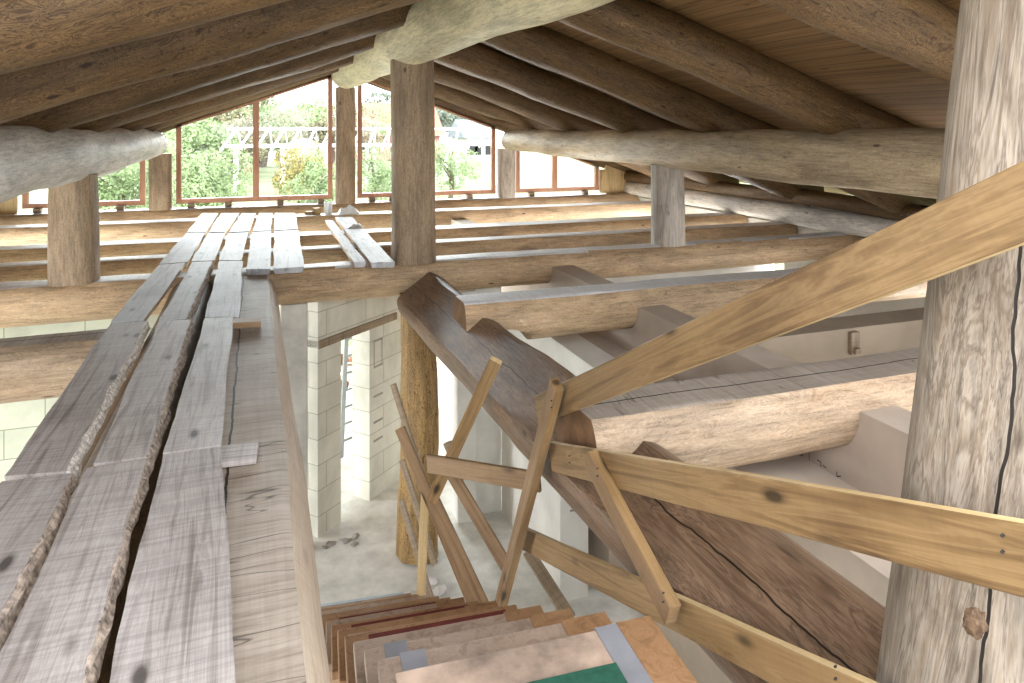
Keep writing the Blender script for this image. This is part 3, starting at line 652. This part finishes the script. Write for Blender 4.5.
b10 = board('guard_board', at(434, 500, 4.75), at(484, 606, 4.6), .072, .035, (-.5, -1, .2), 'pine_grey', 'right one of the two long boards leaning down to the stair', 'board', G1)
b11 = board('guard_board', at(393, 384, 5.8), at(434, 512, 5.6), .045, .03, (-.6, -1, .1), 'pine_old', 'thin dark lath in front of the lower orange post, highest of its kind', 'lath', G1)
b12 = board('guard_board', at(402, 460, 5.6), at(435, 564, 5.4), .045, .03, (-.6, -1, .1), 'pine_old', 'thin dark lath in the middle in front of the lower orange post', 'lath', G1)
b13 = board('guard_board', at(401, 500, 5.7), at(431, 598, 5.5), .045, .03, (-.6, -1, .1), 'pine_old', 'lowest thin dark lath before the foot of the orange post', 'lath', G1)
b14 = board('guard_board', at(426, 486, 5.2), at(421, 596, 5.3), .06, .04, (-.5, -1, 0), 'pine_light', 'light yellow upright batten at the left end of the guard', 'lath', G1)
b15 = board('guard_board', at(447, 442, 4.5), at(462, 480, 4.45), .05, .03, (-.4, -1, 0), 'pine_old', 'stub of a dark board behind the short level board', 'board', G1)
b16 = board('guard_board', at(528, 552, 5.3), at(570, 618, 4.9), .085, .04, (-.3, -.5, 1), 'pine_old', 'grey plank lying on the floor beyond the stair', 'board', 'planks on the ground floor')
nails(b2, pl(1003, 543, 1.31)); nails(b2, pl(570, 459, 1.31)); nails(b1, pl(556, 402, 1.31)); nails(b4, pl(598, 472, 1.262)); nails(b4, pl(664, 597, 1.262)); nails(b3, pl(836, 672, 1.33)); nails(b5, pl(552, 404, 1.243)); nails(b6, at(533, 481, 3.87), 2, .04)

# pencil marks on the wall behind the rail
bm = bmesh.new(); X = FX0-.002; DY, DZ = .42, -.2
def stroke(pts, w_=.004):
    for a, b in zip(pts, pts[1:]):
        a, b = V((0, a[0]+DY, a[1]+DZ)), V((0, b[0]+DY, b[1]+DZ)); d = (b-a).normalized(); n = V((0, -d.z, d.y))*w_/2
        q = [bm.verts.new((X, p.y, p.z)) for p in (a-n, b-n, b+n, a+n)]; bm.faces.new(q)
stroke([(2.74, -.25), (2.74, -.40)]); stroke([(2.73, -.27), (2.74, -.25), (2.75, -.27)]); stroke([(2.735, -.40), (2.745, -.41)], .01)
tag(link('pencil_arrow', bm, 'pencil'), 'small dark vertical arrow drawn on the beige wall behind the upper rail', 'drawn mark')
bm = bmesh.new(); rs = random.Random(4)
for cy_, z0, z1 in ((2.82, -.27, -.38), (2.68, -.30, -.42), (2.64, -.31, -.42), (2.60, -.33, -.42), (2.54, -.30, -.34)):
    z = z0
    while z > z1:
        k = rs.choice('17ULZ'); s = .027
        shp = {'1': [(0, 0), (1, -.2)], '7': [(0, 0), (0, -1), (1, -.4)], 'U': [(0, 0), (1, 0), (1, -.8), (0, -.8)], 'L': [(0, 0), (1, 0), (1, -.9)], 'Z': [(0, 0), (0, -.9), (1, 0), (1, -.9)]}[k]
        stroke([(cy_-a*s, z+b*s) for a, b in shp], .006); z -= .038
o = link('pencil_writing', bm, 'pencil'); tag(o, 'small dark handwritten characters on the beige wall behind the upper rail', 'writing')

# brackets on the cross wall
for x in (4.0, 4.75):
    bm = bmesh.new(); box(bm, -.04, .04, -.035, 0, -.16, 0, bev=.006); box(bm, -.025, .025, -.06, -.03, -.15, -.11, bev=.004)
    tag(link('wall_bracket', bm, 'pine_old', None, Matrix.Translation((x, 4.0, -.15))), ('left' if x < 4.5 else 'right')+' one of two small dark brackets on the wall behind the thick hewn log', 'bracket', 'brackets on the cross wall')
# rebar hook under the left joist
bm = bmesh.new(); tube(bm, [(-2.1, 6.98, -.36), (-2.1, 6.9, -.44), (-2.12, 6.86, -.5), (-2.02, 6.85, -.53), (-1.8, 6.85, -.51)], .012, 8); tube(bm, [(-2.12, 6.86, -.5), (-2.25, 6.86, -.53)], .016, 8)
tag(link('iron_hook', bm, 'dark', smooth=True), 'bent iron rod hanging under the joist at the left block wall', 'hook')

# ---------------------------------------------------------------- things on the ground floor
def ladder():
    a0, a1 = at(341, 458, 8.6), at(347, 322, 8.35); root = empty('aluminium_ladder', a0); tag(root, 'aluminium ladder leaning in the opening of the slanted wall', 'ladder')
    wv = V((.19, .11, 0))
    for s in (0, 1):
        board('side_rail', a0+wv*s, a1+wv*s, .06, .025, (-.5, .8, 0), 'alu', None, None, None, root)
    for k in range(1, 8):
        p = a0.lerp(a1, k/8); bm = bmesh.new(); tube(bm, [p, p+wv], .015, 8); link('rung', bm, 'alu', root, Matrix())
ladder()
for i, (px, py, d, L) in enumerate(((334, 392, 9.6, .5), (341, 380, 9.7, .5), (334, 367, 9.65, .5), (341, 355, 9.7, .5), (334, 342, 9.65, .5))):
    c = at(px, py, d)
    log('firewood_log', c+V((0, -.22, 0)), c+V((.1, .25, 0)), .075, .07, 'joist_pale', seed=80+i, sides=16, label=['lowest log in the stack behind the slanted wall opening', 'second log up in the stack behind the slanted wall opening', 'middle log in the stack behind the slanted wall opening', 'second log from the top of the small stack', 'topmost log of the small stack behind the opening'][i], cat='log', group='stacked log pieces on the ground floor')
def rubble(name, p, lab, mat, seed, s=1):
    bm = bmesh.new(); r = random.Random(seed)
    for k in range(7):
        x, y = r.uniform(-.2, .2)*s, r.uniform(-.12, .12)*s; a = r.uniform(.02, .06)*s
        m = Matrix.Translation((x, y, a*.4)) @ Matrix.Rotation(r.uniform(0, 3), 4, 'Z')
        vs = bmesh.ops.create_icosphere(bm, subdivisions=1, radius=a, matrix=m @ Matrix.Diagonal((1.6, 1, .5, 1)))['verts']
        for v in vs: v.co += V((r.uniform(-1, 1), r.uniform(-1, 1), r.uniform(-.4, .4)))*a*.25
    tag(link(name, bm, mat, None, Matrix.Translation(p)), lab, 'rubble', kind='stuff')
rubble('rubble_heap', at(412, 562, 6.55)*1.0 if False else V((1.25, 6.02, FZ)), 'small heap of white block crumbs at the foot of the orange post', 'white', 3, 1.2)
rubble('rubble_heap', (.75, 7.0, FZ), 'crumbs of mortar by the grey pier foot', 'grey', 5, .8)
# frames in the ground floor openings
for n, (x0, x1) in ((5, (.85, 1.8)), (6, (2.2, 4.1))):
    root = empty('window_%d' % n, ((x0+x1)/2, 12.4, FZ)); tag(root, kind='structure')
    bm = bmesh.new()
    for b in ((x0, x1, 12.36, 12.44, FZ+.02, FZ+.12), (x0, x0+.07, 12.36, 12.44, FZ+.12, -.75), (x1-.07, x1, 12.36, 12.44, FZ+.12, -.75), (x0+.07, x1-.07, 12.36, 12.44, -.82, -.75)): box(bm, *b)
    link('window_frame', bm, 'frame', root, Matrix())
    bm = bmesh.new(); box(bm, x0+.07, x1-.07, 12.396, 12.404, FZ+.12, -.82); link('pane', bm, 'glass', root, Matrix())

# ---------------------------------------------------------------- outdoors
def gz(x, y): return -2.95+max(0, min(1.45, (y-14)*.066))
def foliage(bm, c, R, n, leaf, rs, squash=1):
    blobs = [(V((rs.gauss(0, .45), rs.gauss(0, .45), rs.gauss(0, .4))), rs.uniform(.35, .6)) for _ in range(11)]
    for _ in range(n):
        bc, br = rs.choice(blobs); d = V((rs.gauss(0, 1), rs.gauss(0, 1), rs.gauss(0, 1))).normalized()*br*rs.uniform(.75, 1.05)
        p = c+V(((bc.x+d.x)*R.x, (bc.y+d.y)*R.y, (bc.z+d.z)*R.z))
        a = V((rs.gauss(0, 1), rs.gauss(0, 1), rs.gauss(0, 1))).normalized(); b = a.orthogonal().normalized(); s = leaf*rs.uniform(.6, 1.3)
        bm.faces.new([bm.verts.new(p+q) for q in (-a*s, b*s*.55, a*s, -b*s*.55)])
def tree(x, y, h, R, mat, label, seed, n=5200, leaf=.11, cat='tree', group='trees and bushes in the garden', name='garden_tree', trunk=.35):
    rs = random.Random(seed); z = gz(x, y); root = empty(name, (x, y, z)); tag(root, label, cat, group)
    bm = bmesh.new(); foliage(bm, V((x, y, z+h*(.5+trunk*.4))), V((R, R, h*(.48-trunk*.25))), n, leaf, rs); link('foliage', bm, mat, root, Matrix())
    bm = bmesh.new(); tube(bm, [(x, y, z-.1), (x+.1*R, y, z+h*.35), (x, y+.1, z+h*.75)], [R*.07+.05, R*.05+.03, .02], 8)
    for k in range(5):
        a = rs.uniform(0, 6.28); z1 = z+h*(.3+.08*k); tube(bm, [(x, y, z1), (x+math.cos(a)*R*.5, y+math.sin(a)*R*.5, z1+h*.18)], [.05, .015], 6)
    link('trunk', bm, 'trunk', root, Matrix())
def gx(px, y): # world x where the photo column px meets distance y
    t = math.tan(math.atan((px-512)/715)+PSI); return t*y
tree(gx(205, 24), 24, 3.3, 1.05, 'leaf_green', 'fresh green bush at the left of the big left window', 1, 7000, .055, 'bush', trunk=.1)
tree(gx(238, 44), 44, 4.0, 2.4, 'leaf_olive', 'orange-olive tree behind the left end of the pergola', 2)
tree(gx(190, 40), 40, 3.6, 2.4, 'leaf_green', 'green tree rising behind the fresh green bush', 3)
tree(gx(300, 31), 31, 2.6, 1.3, 'leaf_yellow', 'yellow-leaved bush below the pergola in the left window', 4, 4500, .055, 'bush', trunk=.08)
tree(gx(318, 28), 28, 1.9, .9, 'leaf_green', 'low green bush right of the yellow-leaved one', 5, 4000, .05, 'bush', trunk=.08)
tree(gx(278, 66), 66, 5.6, 4.0, 'leaf_green', 'tall pale green tree above the middle of the pergola', 6, 3000, .2)
tree(gx(318, 76), 76, 5.6, 4.0, 'leaf_olive', 'tall olive tree above the pergola beside the gable post', 7, 3000, .2)
tree(gx(372, 30), 30, 2.8, 1.0, 'leaf_green', 'green bush just right of the far gable post', 8, 4500, .05, 'bush', trunk=.08)
tree(gx(450, 30), 30, 2.8, 1.1, 'leaf_green', 'green bush just right of the centre post', 9, 4500, .05, 'bush', trunk=.08)
tree(gx(390, 84), 84, 6.6, 5, 'leaf_dark', 'grey-green treetop on the skyline above the tiled roof', 10, 3000, .28)
tree(gx(455, 98), 98, 6.5, 5, 'leaf_dark', 'dark treetop on the skyline right of the centre post', 11, 2600, .28)
tree(gx(118, 26), 26, 3.2, 1.5, 'leaf_green', 'green bush in the low left window', 12, 7000, .06, 'bush', trunk=.08)
tree(gx(140, 32), 32, 3.6, 1.8, 'leaf_green', 'taller green bush behind the one in the low left window', 13, 6000, .06, 'bush', trunk=.08)
for k, (px, y, h, R_, m, lab) in enumerate(((228, 52, 4.4, 3.2, 'leaf_olive', 'brownish tree behind the hut at the pergola end'), (262, 54, 4.6, 3.4, 'leaf_green', 'rounded green tree behind the pergola beside the mullion'),
        (330, 56, 4.2, 3.4, 'leaf_olive', 'olive tree partly behind the far gable post'), (370, 90, 6.2, 6, 'leaf_olive', 'hazy treetops over the tiled roof, just right of the gable post'), (420, 96, 6.2, 6, 'leaf_dark', 'hazy treetop hidden mostly by the centre post'))):
    tree(gx(px, y), y, h, R_, m, lab, 30+k, 5200, .13)
def pergola():
    y0 = 36; x0, x1 = gx(236, y0), gx(490, y0); z = gz(0, y0)
    root = empty('garden_pergola', ((x0+x1)/2, y0, z)); tag(root, 'long white timber pergola on the lawn outside the gable', 'pergola')
    n = 7
    for i in range(n):
        x = x0+(x1-x0)*i/(n-1)
        for y in (y0-1.2, y0+1.2):
            bm = bmesh.new(); box(bm, x-.08, x+.08, y-.08, y+.08, gz(x, y)-.05, z+1.95); link('post', bm, 'white', root, Matrix())
    for y in (y0-1.2, y0, y0+1.2):
        bm = bmesh.new(); zz = z+(1.9 if y != y0 else 2.7); box(bm, x0-.4, x1+.4, y-.05, y+.05, zz, zz+.11); link('long_beam', bm, 'white', root, Matrix())
    k = 19
    for i in range(k):
        x = x0-.2+(x1-x0+.4)*i/(k-1)
        for s in (-1, 1): board('rafter', (x-.42*(s < 0)+.42*(s > 0), y0+s*1.6, z+1.75), (x+.25, y0, z+2.8), .11, .07, (1, 0, 0), 'white', None, None, None, root)
pergola()
def house(name, xa, xb, y, d, z0, zw, zr, mw_, mr, label):
    root = empty(name, ((xa+xb)/2, y, z0)); tag(root, label, 'building', 'buildings beyond the garden')
    bm = bmesh.new(); box(bm, xa, xb, y, y+d, z0, zw); link('wall', bm, mw_, root, Matrix())
    bm = bmesh.new(); prism(bm, [V((xa-.4, y-.4, zw)), V((xa-.4, y+d+.4, zw)), V((xa-.4, y+d/2, zr))], V((xb-xa+.8, 0, 0))); link('roof', bm, mr, root, Matrix())
    for k in range(3):
        x = xa+(xb-xa)*(k+.5)/3; bm = bmesh.new(); box(bm, x-.45, x+.45, y-.05, y+.02, z0+(zw-z0)*.35, z0+(zw-z0)*.8); link('window', bm, 'dark', root, Matrix())
house('farmhouse', gx(350, 62), gx(440, 62), 62, 8, -1.5, .6, 3.6, 'pink', 'tile', 'long house with reddish tiled roof behind the pergola')
house('garden_shed', gx(236, 47), gx(258, 47), 47, 2, -1.6, .4, .9, 'pink', 'tile_grey', 'small pink hut under the left end of the pergola')
house('village_house', gx(468, 55), gx(492, 55), 55, 5, -1.6, .5, 2.0, 'white', 'tile_grey', 'white house with grey roof at the right of the middle window')
